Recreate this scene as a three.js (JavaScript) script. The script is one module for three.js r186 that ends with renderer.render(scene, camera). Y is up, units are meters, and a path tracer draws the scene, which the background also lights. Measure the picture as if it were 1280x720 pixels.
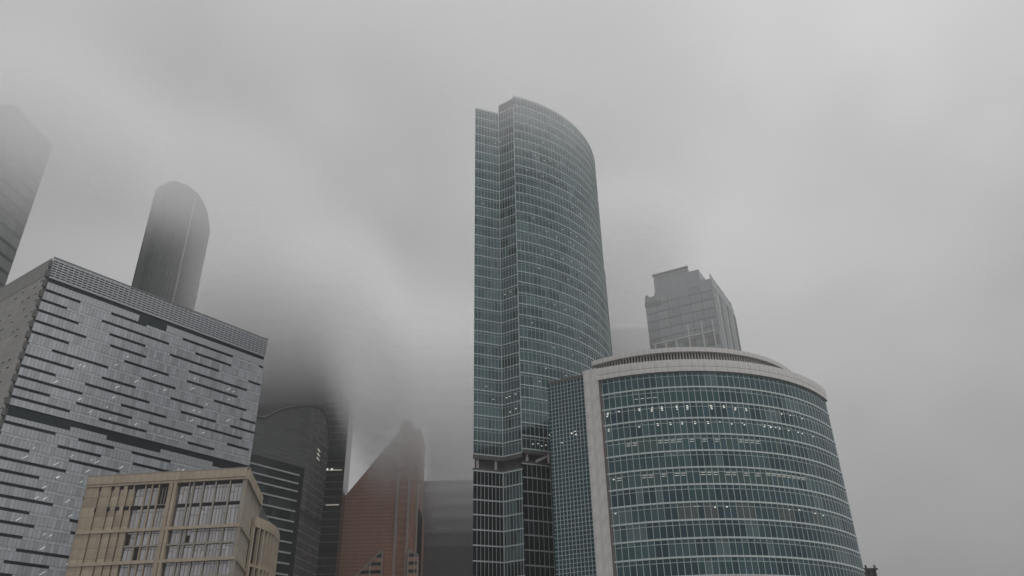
import * as THREE from 'three';
import { mergeGeometries } from 'three/addons/utils/BufferGeometryUtils.js';

// ---------------------------------------------------------------- camera, sky, sun, exposure
const scene = new THREE.Scene();
const camera = new THREE.PerspectiveCamera(2 * Math.atan(0.36) * 180 / Math.PI, 16 / 9, 0.5, 4000);
camera.position.set(0, 1.7, 0);
camera.rotation.order = 'YXZ';
camera.rotation.set(29.74 * Math.PI / 180, 0, -1.21 * Math.PI / 180);
scene.add(camera);

const renderer = new THREE.WebGLRenderer({ antialias: true });
renderer.setSize(1024, 576);
renderer.toneMapping = THREE.LinearToneMapping;
renderer.toneMappingExposure = 1.48;
renderer.shadowMap.enabled = true;

function rng(seed) {
  let a = seed >>> 0;
  return () => { a = (a + 0x6D2B79F5) >>> 0; let t = Math.imul(a ^ (a >>> 15), 1 | a); t = (t + Math.imul(t ^ (t >>> 7), 61 | t)) ^ t; return ((t ^ (t >>> 14)) >>> 0) / 4294967296; };
}
const clamp = (x, a, b) => Math.min(b, Math.max(a, x));
const smooth = (a, b, x) => { const t = clamp((x - a) / (b - a), 0, 1); return t * t * (3 - 2 * t); };
function hash3(x, y, z) { let h = Math.imul(x, 374761393) ^ Math.imul(y, 668265263) ^ Math.imul(z, 2147483647 ^ 0x51ed27); h = Math.imul(h ^ (h >>> 13), 1274126177); return ((h ^ (h >>> 16)) >>> 0) / 4294967296; }
function vnoise(x, y, z) {
  const xi = Math.floor(x), yi = Math.floor(y), zi = Math.floor(z), f = (t) => t * t * t * (t * (t * 6 - 15) + 10);
  const u = f(x - xi), v = f(y - yi), w = f(z - zi), l = (a, b, t) => a + (b - a) * t;
  const c = (i, j, k) => hash3(xi + i, yi + j, zi + k);
  return l(l(l(c(0, 0, 0), c(1, 0, 0), u), l(c(0, 1, 0), c(1, 1, 0), u), v), l(l(c(0, 0, 1), c(1, 0, 1), u), l(c(0, 1, 1), c(1, 1, 1), u), v), w);
}
const fbm = (x, y, z, n) => { let s = 0, a = 0.5, t = 0; for (let i = 0; i < n; i++) { s += a * vnoise(x, y, z); t += a; x = x * 2.03 + 7.1; y = y * 2.03 + 3.7; z = z * 2.03 + 1.9; a *= 0.5; } return s / t; };

{ // overcast sky: brighter towards the zenith, with broad soft cloud masses
  const W = 512, H = 256, d = new Float32Array(W * H * 4);
  for (let j = 0; j < H; j++) for (let i = 0; i < W; i++) {
    const el = ((j + 0.5) / H - 0.5) * Math.PI, az = ((i + 0.5) / W - 0.5) * 2 * Math.PI;
    const y = Math.sin(el), c = Math.cos(el), x = c * Math.cos(az), z = c * Math.sin(az); // +x is to the right of the view: the sky is a little brighter there
    const k = 1 / (Math.max(y, 0) + 0.42);
    const n = fbm(x * k * 2.1 + 7.15, 2.2, z * k * 2.1 + 5.29, 4) - 0.5 + 0.34 * (fbm(x * k * 7 + 1.3, 8.8, z * k * 7 + 6.1, 3) - 0.5);
    const L = (0.18 + 0.305 * Math.max(y, 0)) * (1 + 0.22 * Math.cos(az)) * (1 + 0.5 * n);
    const o = (j * W + i) * 4;
    d[o] = L; d[o + 1] = L; d[o + 2] = L * 1.008; d[o + 3] = 1;
  }
  const t = new THREE.DataTexture(d, W, H, THREE.RGBAFormat, THREE.FloatType);
  t.mapping = THREE.EquirectangularReflectionMapping;
  t.magFilter = t.minFilter = THREE.LinearFilter; t.wrapS = THREE.RepeatWrapping; t.needsUpdate = true;
  scene.background = t; scene.environment = t;
}
const sun = new THREE.DirectionalLight(0xfffaf4, 0.55);
sun.position.set(110, 460, -60); sun.target.position.set(-40, 60, -240);
sun.castShadow = true; sun.shadow.radius = 40; sun.shadow.mapSize.set(2048, 2048);
Object.assign(sun.shadow.camera, { left: -400, right: 400, top: 400, bottom: -400, near: 10, far: 1200 });
scene.add(sun, sun.target);

// ---------------------------------------------------------------- helpers
const taken = new Map();
function numbered(n) { const k = taken.get(n) || 0; taken.set(n, k + 1); return k ? n + '_' + String(k).padStart(3, '0') : n; }
function tag(o, label, category, group, kind) { Object.assign(o.userData, label ? { label } : {}, category ? { category } : {}, group ? { group } : {}, kind ? { kind } : {}); return o; }
function thing(name, label, category, group) { const o = new THREE.Group(); o.name = numbered(name); scene.add(o); return tag(o, label, category, group); }
function add(parent, name, geo, mat, kind) {
  const m = new THREE.Mesh(geo, mat); m.name = name; m.castShadow = m.receiveShadow = true;
  if (kind) m.userData.kind = kind;
  parent.add(m); return m;
}
// collects boxes turned about y and free quads into one geometry
class Bag {
  constructor() { this.p = []; this.n = []; this.u = []; this.c = []; }
  quad(a, b, c, d, col) {
    const e1 = [b[0] - a[0], b[1] - a[1], b[2] - a[2]], e2 = [d[0] - a[0], d[1] - a[1], d[2] - a[2]];
    const n = [e1[1] * e2[2] - e1[2] * e2[1], e1[2] * e2[0] - e1[0] * e2[2], e1[0] * e2[1] - e1[1] * e2[0]], l = Math.hypot(...n) || 1;
    const w = Math.hypot(...e1), h = Math.hypot(...e2);
    for (const [q, uv] of [[a, [0, 0]], [b, [w, 0]], [c, [w, h]], [a, [0, 0]], [c, [w, h]], [d, [0, h]]]) {
      this.p.push(...q); this.n.push(n[0] / l, n[1] / l, n[2] / l); this.u.push(...uv); if (col) this.c.push(...col);
    }
    return this;
  }
  hull(bot, top, col, cap = true) { // bot, top: matching rings, counter-clockwise seen from outside-below
    const N = bot.length;
    for (let i = 0; i < N; i++) { const j = (i + 1) % N; this.quad(bot[i], bot[j], top[j], top[i], col); }
    if (cap) { for (let i = 1; i + 1 < N; i += 2) { const k = Math.min(i + 2, N - 1); this.quad(top[0], top[i], top[i + 1], top[k === i + 1 ? i + 1 : k], col); this.quad(bot[0], bot[k === i + 1 ? i + 1 : k], bot[i + 1], bot[i], col); } }
    return this;
  }
  // box centred at x, y, z; size w along the facade, h up, d in depth; yaw about y
  box(x, y, z, w, h, d, yaw = 0, col, tilt = 0) {
    const c = Math.cos(yaw), s = Math.sin(yaw), P = (a, b, e) => { const ez = e + tilt * a; return [x + a * c + ez * s, y + b, z - a * s + ez * c]; };
    const a = w / 2, b = h / 2, e = d / 2;
    const v = [P(-a, -b, -e), P(a, -b, -e), P(a, -b, e), P(-a, -b, e), P(-a, b, -e), P(a, b, -e), P(a, b, e), P(-a, b, e)];
    this.quad(v[3], v[2], v[6], v[7], col).quad(v[1], v[0], v[4], v[5], col).quad(v[2], v[1], v[5], v[6], col).quad(v[0], v[3], v[7], v[4], col).quad(v[7], v[6], v[5], v[4], col).quad(v[0], v[1], v[2], v[3], col);
    return this;
  }
  bar(a, b, t, col) { // square bar between two points
    const A = new THREE.Vector3(...a), B = new THREE.Vector3(...b), D = B.clone().sub(A), L = D.length(); D.normalize();
    const q = new THREE.Quaternion().setFromUnitVectors(new THREE.Vector3(0, 1, 0), D);
    const P = (x, y, z) => new THREE.Vector3(x, y, z).applyQuaternion(q).add(A).toArray(), h = t / 2;
    const v = [P(-h, 0, -h), P(h, 0, -h), P(h, 0, h), P(-h, 0, h), P(-h, L, -h), P(h, L, -h), P(h, L, h), P(-h, L, h)];
    this.quad(v[3], v[2], v[6], v[7], col).quad(v[1], v[0], v[4], v[5], col).quad(v[2], v[1], v[5], v[6], col).quad(v[0], v[3], v[7], v[4], col).quad(v[7], v[6], v[5], v[4], col).quad(v[0], v[1], v[2], v[3], col);
    return this;
  }
  get empty() { return !this.p.length; }
  geo() {
    const g = new THREE.BufferGeometry();
    g.setAttribute('position', new THREE.Float32BufferAttribute(this.p, 3));
    g.setAttribute('normal', new THREE.Float32BufferAttribute(this.n, 3));
    g.setAttribute('uv', new THREE.Float32BufferAttribute(this.u, 2));
    if (this.c.length) g.setAttribute('color', new THREE.Float32BufferAttribute(this.c, 3));
    return g;
  }
}
const boxG = (x, y, z, w, h, d, yaw, col, tilt) => new Bag().box(x, y, z, w, h, d, yaw, col, tilt).geo();

// plan paths run so that the outside lies on the right-hand side of the walking direction seen from above (x right, z towards the viewer)
function resample(pts, step) { // straight runs cut into equal pieces near step
  const out = [pts[0]];
  for (let i = 0; i + 1 < pts.length; i++) { const [a, b] = [pts[i], pts[i + 1]], L = Math.hypot(b[0] - a[0], b[1] - a[1]), n = Math.max(1, Math.round(L / step)); for (let k = 1; k <= n; k++) out.push([a[0] + (b[0] - a[0]) * k / n, a[1] + (b[1] - a[1]) * k / n]); }
  return out;
}
function arc(cx, cz, R, d0, d1, n) { const o = []; for (let i = 0; i <= n; i++) { const a = (d0 + (d1 - d0) * i / n) * Math.PI / 180; o.push([cx + R * Math.sin(a), cz + R * Math.cos(a)]); } return o; }
function segs(pts) { // left-to-right as seen from outside
  return pts.slice(0, -1).map((a, i) => { const b = pts[i + 1], dx = b[0] - a[0], dz = b[1] - a[1], L = Math.hypot(dx, dz), yaw = Math.atan2(-dz, dx); return { a, b, L, yaw, x: (a[0] + b[0]) / 2, z: (a[1] + b[1]) / 2, nx: Math.sin(yaw), nz: Math.cos(yaw) }; });
}
function offset(pts, d) { // mitred offset outwards by d
  const S = segs(pts);
  return pts.map((p, i) => { const s = S[Math.max(0, i - 1)], t = S[Math.min(S.length - 1, i)]; let nx = s.nx + t.nx, nz = s.nz + t.nz; const l = Math.hypot(nx, nz); nx /= l; nz /= l; const k = d / Math.max(0.4, nx * s.nx + nz * s.nz); return [p[0] + nx * k, p[1] + nz * k]; });
}
function sweep(pts, dOut, dIn, y0, y1) { // a band following a path
  const o = offset(pts, dOut), n = offset(pts, dIn), B = new Bag(), v = (p, y) => [p[0], y, p[1]];
  for (let i = 0; i + 1 < pts.length; i++) {
    B.quad(v(o[i], y0), v(o[i + 1], y0), v(o[i + 1], y1), v(o[i], y1)); B.quad(v(n[i + 1], y0), v(n[i], y0), v(n[i], y1), v(n[i + 1], y1));
    B.quad(v(o[i], y1), v(o[i + 1], y1), v(n[i + 1], y1), v(n[i], y1)); B.quad(v(n[i], y0), v(n[i + 1], y0), v(o[i + 1], y0), v(o[i], y0));
  }
  const e = pts.length - 1;
  B.quad(v(n[0], y0), v(o[0], y0), v(o[0], y1), v(n[0], y1)); B.quad(v(o[e], y0), v(n[e], y0), v(n[e], y1), v(o[e], y1));
  return B.geo();
}
function prism(plan, y0, y1) { // closed block over a plan polygon
  const sh = new THREE.Shape(plan.map(([x, z]) => new THREE.Vector2(x, -z)));
  const g = new THREE.ExtrudeGeometry(sh, { depth: y1 - y0, bevelEnabled: false }); g.rotateX(-Math.PI / 2); g.translate(0, y0, 0); return g;
}

// ---------------------------------------------------------------- materials
function noiseTex(seed, lo, hi, sx, sy, n = 4, size = 256, srgb = false) {
  const d = new Uint8Array(size * size * 4);
  for (let j = 0; j < size; j++) for (let i = 0; i < size; i++) {
    const a = i / size * 2 * Math.PI, b = j / size * 2 * Math.PI; // wraps on a torus
    const v = fbm(Math.cos(a) * sx + seed, Math.sin(a) * sx + Math.cos(b) * sy, Math.sin(b) * sy + seed * 2.3, n);
    const q = 255 * clamp(lo + (hi - lo) * smooth(0.2, 0.8, v), 0, 1); d.set([q, q, q, 255], (j * size + i) * 4);
  }
  const t = new THREE.DataTexture(d, size, size); t.wrapS = t.wrapT = THREE.RepeatWrapping; t.magFilter = THREE.LinearFilter; t.minFilter = THREE.LinearMipmapLinearFilter; t.generateMipmaps = true; if (srgb) t.colorSpace = THREE.SRGBColorSpace; t.needsUpdate = true; return t;
}
const grime = noiseTex(3, 0.91, 1.0, 2.4, 1.6, 5, 256, true); grime.repeat.set(0.09, 0.05);
const rough = noiseTex(9, 0.45, 0.8, 3, 3);
const rgb = (r, g, b) => new THREE.Color().setRGB(r, g, b);
const paint = (r, g, b, ro = 0.6, extra = {}) => new THREE.MeshStandardMaterial({ color: rgb(r, g, b), roughness: ro, map: grime, ...extra });
const glass = (r, g, b, ior, ro = 0.07, tint = [0.62, 0.95, 1]) => new THREE.MeshPhysicalMaterial({ color: rgb(r, g, b), roughness: ro, ior, specularColor: rgb(...tint) });
const M = {
  core: paint(0.18, 0.18, 0.178, 0.8), slab: paint(0.14, 0.14, 0.14, 0.8), roof: paint(0.2, 0.2, 0.2, 0.9),
  frameWhite: paint(0.82, 0.805, 0.79, 0.55), frameDark: paint(0.16, 0.14, 0.135, 0.7), louvre: paint(0.56, 0.53, 0.51, 0.6),
  bandPale: paint(0.72, 0.8, 0.81, 0.5), mullionPale: paint(0.54, 0.62, 0.63, 0.5),
  teal: [glass(0.018, 0.045, 0.06, 1.9), glass(0.01, 0.028, 0.044, 1.75), glass(0.03, 0.064, 0.08, 2.0), glass(0.018, 0.05, 0.05, 1.85), glass(0.09, 0.125, 0.14, 1.95, 0.12), glass(0.085, 0.085, 0.078, 1.8, 0.1), glass(0.045, 0.075, 0.066, 1.85, 0.1)],
  side: glass(0.012, 0.04, 0.05, 1.7, 0.08, [0.5, 0.95, 1.05]),
  tower: [glass(0.036, 0.055, 0.066, 2.05), glass(0.02, 0.034, 0.044, 1.85), glass(0.062, 0.085, 0.096, 2.1), glass(0.03, 0.052, 0.05, 1.95)],
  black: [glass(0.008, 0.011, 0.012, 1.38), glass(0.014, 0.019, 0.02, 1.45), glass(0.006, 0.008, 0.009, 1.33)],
  lamp: new THREE.MeshStandardMaterial({ color: 0xffffff, emissive: rgb(1, 0.95, 0.84), emissiveIntensity: 0.5 }),
  lampDim: new THREE.MeshStandardMaterial({ color: 0xffffff, emissive: rgb(1, 0.93, 0.8), emissiveIntensity: 0.28 }),
};

// a glazed run: storey bands, mullions, panes. o: pts (already at mullion spacing), ys (storey floor levels, ascending), mats, ...
function glaze(T, o) {
  const S = segs(o.pts), R = rng(o.seed || 1), bags = o.mats.map(() => new Bag());
  const single = [];
  for (let k = 0; k + 1 < o.ys.length; k++) {
    const y0 = o.ys[k] + o.band / 2, y1 = o.ys[k + 1] - o.band / 2, yt = o.transom ? y0 + (y1 - y0) * o.transom : y1;
    let run = 0, m = 0; const mood = R();
    S.forEach((s, i) => {
      if (run-- <= 0) { run = Math.floor(R() * R() * 5); m = Math.floor(Math.pow(R(), 1.2) * o.mats.length); if (R() < 0.3) m = Math.floor(mood * o.mats.length); if (o.rowMat) m = o.rowMat(k, i, m, R); }
      const tilt = (R() - 0.5) * 0.012, px = s.x - s.nx * 0.05, pz = s.z - s.nz * 0.05, w = s.L - 0.06;
      const rec = { x: px, y: (y0 + yt) / 2, z: pz, w, h: yt - y0 - 0.03, yaw: s.yaw + tilt, m, k, i };
      if (o.single && o.single(k, i)) single.push(rec); else bags[m].box(rec.x, rec.y, rec.z, w, rec.h, 0.08, rec.yaw);
      if (o.transom) bags[(m + (R() < 0.3 ? 1 : 0)) % bags.length].box(px, (yt + y1) / 2, pz, w, y1 - yt - 0.03, 0.08, s.yaw);
    });
  }
  for (const r of single) { const me = add(T, 'window_pane', unit, o.mats[r.m]); me.position.set(r.x, r.y, r.z); me.scale.set(r.w, r.h, 0.08); me.rotation.y = r.yaw; }
  bags.forEach((b, i) => { if (!b.empty) add(T, 'window_panes', b.geo(), o.mats[i], 'stuff'); });
  for (let k = 0; k < o.ys.length; k++) if (!(o.skipBand && o.skipBand(k))) add(T, 'floor_band', sweep(o.pts, o.bandOut ?? 0.14, -0.25, o.ys[k] - o.band / 2 + 0.01, o.ys[k] + o.band / 2 - 0.01), o.bandMat);
  if (o.transom && o.transomMat) for (let k = 0; k + 1 < o.ys.length; k++) { const y0 = o.ys[k] + o.band / 2, y1 = o.ys[k + 1] - o.band / 2, y = y0 + (y1 - y0) * o.transom; add(T, 'transom', sweep(o.pts, 0.06, -0.12, y - 0.07, y + 0.07), o.transomMat); }
  const y0 = o.ys[0], y1 = o.ys[o.ys.length - 1];
  S.forEach((s, i) => { if (i) add(T, 'mullion', boxG(s.a[0] + s.nx * 0.03, (y0 + y1) / 2, s.a[1] + s.nz * 0.03, o.mw || 0.13, y1 - y0 - 0.02, 0.18, s.yaw), o.mullionMat); });
}
const unit = new THREE.BoxGeometry(1, 1, 1);
function range(a, b, step) { const o = [], n = Math.round((b - a) / step); for (let i = 0; i <= n; i++) o.push(a + (b - a) * i / n); return o; }
function lamps(T, S, list, mat, w = 0.5, h = 0.14) { for (const [i, y, dx] of list) { const s = S[i]; if (!s) continue; const me = add(T, 'ceiling_lamp', unit, mat); me.position.set(s.x + Math.cos(s.yaw) * dx, y, s.z - Math.sin(s.yaw) * dx); me.rotation.y = s.yaw; me.scale.set(w, h, 0.06); } }

// ---------------------------------------------------------------- ground
{
  const g = new THREE.PlaneGeometry(5000, 5000); g.rotateX(-Math.PI / 2);
  const t = noiseTex(21, 0.75, 1, 4, 4, 5, 512, true); t.repeat.set(300, 300);
  const m = add(scene, 'ground', g, new THREE.MeshStandardMaterial({ color: rgb(0.3, 0.3, 0.297), roughness: 0.9, map: t }));
  tag(m, 'grey paved ground around the towers', null, null, 'structure');
}

// ---------------------------------------------------------------- curved office block with the pale stone frame
{
  const T = thing('glass_office_block', 'curved teal glass office block framed by a pale stone pier and roof fascia', 'office block');
  const C = [42.47, -232.7], a0 = -25.4, a1 = 55.4, face = arc(...C, 50.65, a0, a1, 48), outer = arc(...C, 51.2, a0, a1, 24);
  const corner = [17.75, -187.9], pierR = [21.0, -186.05];
  const plan = [...offset(face, -0.2), [78, -232], [13.5, -228], [9.2, -192.9], [18.1, -188.3]];
  add(T, 'core', prism(plan.slice().reverse(), 0, 83.6), M.core);
  const ys = range(4.86, 80.86, 4);
  const S = segs(face);
  glaze(T, { pts: face, ys, band: 0.4, bandOut: 0.16, mats: M.teal, bandMat: M.bandPale, mullionMat: M.mullionPale, mw: 0.14, transom: 0.76, transomMat: M.mullionPale, seed: 11,
    rowMat: (k, i, m, R) => k === 10 && i > 10 && i < 36 && R() < 0.55 ? 5 : (k === 14 || k === 12) && i < 30 && R() < 0.6 ? 6 : m % 5,  // warm and greenish panes: look of lit interiors put into the glass colour
    single: (k, i) => k >= 10 - (i % 8 < 2 ? 1 : 0) && i < 32 && k < 20 });
  { // glazed podium storey
    const b = new Bag(); S.forEach((s) => b.box(s.x - s.nx * 0.05, 2.3, s.z - s.nz * 0.05, s.L - 0.05, 4.4, 0.08, s.yaw)); add(T, 'podium_glazing', b.geo(), M.black[0], 'stuff');
  }
  // stone fascia: two tiers of slabs over the glass, with open joints
  const fs = segs(outer);
  fs.forEach((s, i) => { for (const [ya, yb, out] of [[80.9, 82.15, 0], [82.18, 84.0, 0.05]]) add(T, 'fascia_panel', boxG(s.x + s.nx * (out - 0.35), (ya + yb) / 2, s.z + s.nz * (out - 0.35), s.L + (i ? 0.0 : 0.1) - 0.02, yb - ya, 0.7, s.yaw), M.frameWhite); });
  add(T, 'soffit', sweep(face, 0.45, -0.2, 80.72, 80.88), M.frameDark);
  // pier of stacked slabs
  const pv = segs([corner, pierR])[0];
  for (let i = 0; i < 20; i++) add(T, 'pier_panel', boxG(pv.x - pv.nx * 0.3, 2.1 + i * 4.2, pv.z - pv.nz * 0.3, pv.L, 4.18, 1.5, pv.yaw), M.frameWhite);
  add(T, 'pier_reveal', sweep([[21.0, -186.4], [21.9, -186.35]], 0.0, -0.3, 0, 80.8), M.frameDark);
  // set-back roof storey: louvre fins under a pale ring
  const rc = [43.34, -221.6], ring = arc(...rc, 38.4, -37, 56, 40), wall = arc(...rc, 36.9, -36, 56, 40);
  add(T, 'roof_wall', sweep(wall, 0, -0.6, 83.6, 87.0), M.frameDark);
  for (const s of segs(arc(...rc, 37.7, -36, 56, 80))) add(T, 'louvre', boxG(s.x, 85.3, s.z, 0.34, 3.3, 0.4, s.yaw), M.louvre);
  add(T, 'roof_ring', sweep(ring, 0.0, -2.2, 86.95, 88.15), M.frameWhite);
  add(T, 'roof_deck', prism([...offset(ring, -2.0), [66, -226], [18, -222]].reverse(), 86.2, 86.9), M.roof);
  // narrow chamfered side, closely gridded
  const side = resample([[8.7, -192.55], [17.7, -187.95]], 0.93), sy = range(0.6, 82.6, 1.0);
  glaze(T, { pts: side, ys: sy, band: 0.14, bandOut: 0.06, mats: [M.side, M.teal[1], M.side], bandMat: M.mullionPale, mullionMat: M.mullionPale, mw: 0.13, seed: 5 });
  add(T, 'side_coping', sweep(side, 0.1, -0.6, 82.55, 82.95), M.frameDark);
  // lit ceiling lamps behind the glass: storey rows that show them
  const R = rng(77), L = [], D = [], f = (k) => ys[k] + 2.6;
  for (const i of [1, 3, 6.5, 8.5, 10, 12.5, 14, 18, 20, 22, 24]) for (const d of [0, 0.42, 0.84]) if (R() < 0.75) L.push([Math.floor(i), f(16) + d - 0.3, (i % 1) + (R() - 0.5) * 0.3]);
  for (const i of [1, 6, 9, 11, 13, 15, 17, 19, 21, 23, 27, 28, 30, 32]) for (const d of [0, 0.42]) if (R() < 0.8) L.push([i, f(15) + d, (R() - 0.5) * 0.5]);
  for (const i of [29, 31, 33, 34, 36]) L.push([i, f(16) + R() * 0.4, 0]);
  for (const i of [26, 28, 29, 34, 35, 38]) L.push([i, f(15) + R() * 0.4, 0.2]);
  for (const i of [1, 13, 14, 16, 18, 29, 31, 34, 36]) L.push([i, f(10) + R() * 0.5, R() - 0.5]);
  L.push([1, f(12), 0.2]);
  lamps(T, S, L, M.lamp, 0.42, 0.17);
  for (const k of [14, 12]) for (let i = 2; i < 26; i++) if (R() < 0.6) { D.push([i, f(k) - 0.4, 0], [i, f(k) + 0.1, 0.1]); }
  for (let i = 26; i < 34; i++) if (R() < 0.7) D.push([i, f(12), 0], [i, f(12) + 0.45, 0]);
  for (let i = 6; i < 10; i++) D.push([i, f(17) - 0.9, 0]);
  lamps(T, S, D, M.lampDim, 1.0, 0.07);
  lamps(T, segs(side), [[3, 66.5, 0], [6, 68.4, 0], [7, 67.9, 0.2], [7, 68.7, 0]], M.lamp, 0.4, 0.25);
}

// ---------------------------------------------------------------- tall tower with the convex glass front
{
  const T = thing('curved_glass_tower', 'tall dark glass tower with a convex front, pleated corner and open mechanical floor', 'tower');
  const A = [-11.7, -216], B = [-3.6, -219.2], P = [1.76, -215.85], C = [-14.5, -262.5], R0 = 49.4;
  const wing = resample([A, B], 1.1), bay = resample([B, P], 1.1), curve = arc(...C, R0, 19.25, 98, 50);
  const wingTop = 199, top = 204.2, inA = [-11.5, -216.35], inB = [-3.62, -219.45];
  const back = [[-12, -300], [-13.2, -258]];
  const curveIn = offset(curve, -0.25);
  const lowCurve = arc(...C, R0 - 0.9, 19.6, 98, 46);
  add(T, 'core', prism([inA, inB, ...curveIn, ...back].reverse(), 73.2, wingTop - 0.4), M.core);
  add(T, 'core', prism([[-3.5, -219.8], ...curveIn, [-6, -300]].reverse(), wingTop - 0.4, top - 0.5), M.core);
  add(T, 'core', prism([[-11.0, -218.2], [-3.6, -221.4], ...offset(curve, -3), ...back].reverse(), 66.9, 73.2), M.core);
  add(T, 'core', prism([inA, inB, ...offset(lowCurve, -0.25), ...back].reverse(), 0, 66.9), M.core);
  const ysU = range(72.27, wingTop, 3.84), ysW = ysU, ysL = range(3.55, 67.55, 4);
  const ysC = range(73.46, top, 3.84);
  glaze(T, { pts: wing, ys: ysW, band: 0.34, mats: M.tower, bandMat: M.bandPale, mullionMat: M.mullionPale, mw: 0.11, transom: 0.8, transomMat: M.mullionPale, seed: 21 });
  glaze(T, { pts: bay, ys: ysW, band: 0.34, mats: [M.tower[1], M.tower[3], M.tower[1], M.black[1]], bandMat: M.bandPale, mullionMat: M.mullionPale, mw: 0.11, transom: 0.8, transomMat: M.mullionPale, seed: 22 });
  glaze(T, { pts: curve, ys: ysC, band: 0.34, mats: M.tower, bandMat: M.bandPale, mullionMat: M.mullionPale, mw: 0.11, transom: 0.8, transomMat: M.mullionPale, seed: 23 });
  glaze(T, { pts: wing, ys: ysL, band: 0.36, mats: M.black, bandMat: M.bandPale, mullionMat: M.mullionPale, mw: 0.12, transom: 0.8, seed: 24 });  // lower storeys: dark reflection of an unbuilt block opposite, put into the glass colour
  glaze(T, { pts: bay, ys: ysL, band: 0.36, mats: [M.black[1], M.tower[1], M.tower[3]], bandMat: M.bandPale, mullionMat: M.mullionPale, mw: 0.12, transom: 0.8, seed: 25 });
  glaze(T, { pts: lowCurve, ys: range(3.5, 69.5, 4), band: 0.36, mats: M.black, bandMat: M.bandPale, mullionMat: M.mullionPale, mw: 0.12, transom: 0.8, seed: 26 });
  // soffit edges, corner posts, parapets
  add(T, 'soffit_edge', sweep([...wing, ...bay.slice(1)], 0.12, -0.5, 70.95, 72.1), M.slab);
  add(T, 'soffit_edge', sweep(curve, 0.12, -2.6, 72.2, 73.3), M.slab);
  add(T, 'lower_roof_edge', sweep([...wing, ...bay.slice(1)], 0.1, -0.5, 67.75, 68.3), M.slab);
  add(T, 'lower_roof_edge', sweep(lowCurve, 0.1, -2.2, 69.7, 70.3), M.slab);
  for (const p of [B, P]) add(T, 'corner_post', boxG(p[0] + 0.02, (72.3 + wingTop) / 2, p[1] + 0.12, 0.3, wingTop - 72.3, 0.3, 0.2), M.mullionPale);
  for (const p of [B, [1.5, -216.2]]) add(T, 'corner_post', boxG(p[0] + 0.02, 33.7, p[1] + 0.12, 0.3, 67.4, 0.3, 0.2), M.mullionPale);
  add(T, 'parapet', sweep([...wing, ...bay.slice(1)], 0.1, -0.4, wingTop + 0.2, wingTop + 0.6), M.mullionPale);
  add(T, 'parapet', sweep(curve, 0.1, -0.4, top + 0.2, top + 0.6), M.mullionPale);
  // open mechanical floor: columns and brace
  const cols = [[-10.6, -217.2], [-5.6, -219.1], [3.2, -217.2], [9.3, -219.2], [16, -222.5]];
  cols.forEach(([x, z], i) => { const g = new THREE.CylinderGeometry(0.42, 0.42, i < 2 ? 3.2 : 2.6, 14); g.translate(x, i < 2 ? 69.6 : 71.4, z); add(T, 'column', g, M.louvre); });
  add(T, 'brace', new Bag().bar([5.6, 70.2, -218.2], [9.3, 72.4, -219.4], 0.7).geo(), M.louvre);
  // rear fin: smooth dark wedge along the far end of the convex front
  { const q = arc(...C, R0 + 0.3, 76, 84, 6), qi = arc(...C, R0 - 0.4, 76, 84, 6), B2 = new Bag();
    for (let i = 0; i < 6; i++) { const t0 = i / 6, t1 = (i + 1) / 6, h0 = 60 + 95 * Math.pow(t0, 0.7), h1 = 60 + 95 * Math.pow(t1, 0.7), v = (p, y) => [p[0], y, p[1]];
      B2.quad(v(q[i], 0), v(q[i + 1], 0), v(q[i + 1], h1), v(q[i], h0)); B2.quad(v(q[i], h0), v(q[i + 1], h1), v(qi[i + 1], h1), v(qi[i], h0)); }
    B2.quad([qi[0][0], 0, qi[0][1]], [q[0][0], 0, q[0][1]], [q[0][0], 60, q[0][1]], [qi[0][0], 60, qi[0][1]]);
    add(T, 'rear_fin', B2.geo(), paint(0.1, 0.1, 0.1, 0.5)); }
  // ceiling lamps seen through the glass
  const R = rng(5), SC = segs(curve), SB = segs(bay), SW = segs(wing), y = (k, dy = 2.2) => ysC[k] + dy;
  const L = [];
  for (const [k, list] of [[27, [5, 6, 8, 10, 13]], [20, [4, 9, 13, 16, 18, 21]], [19, [8, 11, 15, 17, 24]], [17, [6, 9, 12, 15, 19]], [12, [7, 9, 12, 16]], [6, [6, 11, 13, 15, 18, 20]], [5, [4, 9]], [23, [17, 20, 21]], [25, [3, 7, 12]], [15, [5, 14, 22]], [10, [3, 10, 17]], [8, [8, 14]]]) for (const i of list) L.push([i, y(k, 1.5 + R() * 1.2), R() - 0.5]);
  lamps(T, SC, L, M.lampDim, 0.55, 0.16);
  lamps(T, SC, [[2, y(0, 1.6), 0], [3, y(0, 1.9), 0.2], [4, y(0, 1.4), 0], [6, y(1, 1.2), 0], [5, y(0, 1.8), 0], [8, y(29, 2), 0]], M.lamp, 0.34, 0.2);
  lamps(T, SB, [[0, ysU[29] + 2.5, 0], [1, ysU[13] + 2, 0], [3, ysU[13] + 2.3, 0], [1, ysU[4] + 2, 0], [2, ysU[4] + 2.2, 0], [4, ysU[4] + 2.4, 0], [2, ysU[3] + 1.2, 0.1], [4, ysU[3] + 1.8, 0]], M.lamp, 0.5, 0.16);
  lamps(T, SW, [[6, ysU[29] + 1.6, 0.3], [2, ysU[22] + 1.5, 0], [3, ysU[5] + 1.5, 0], [5, ysU[4] + 1.5, 0]], M.lampDim, 0.6, 0.12);
}
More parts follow.
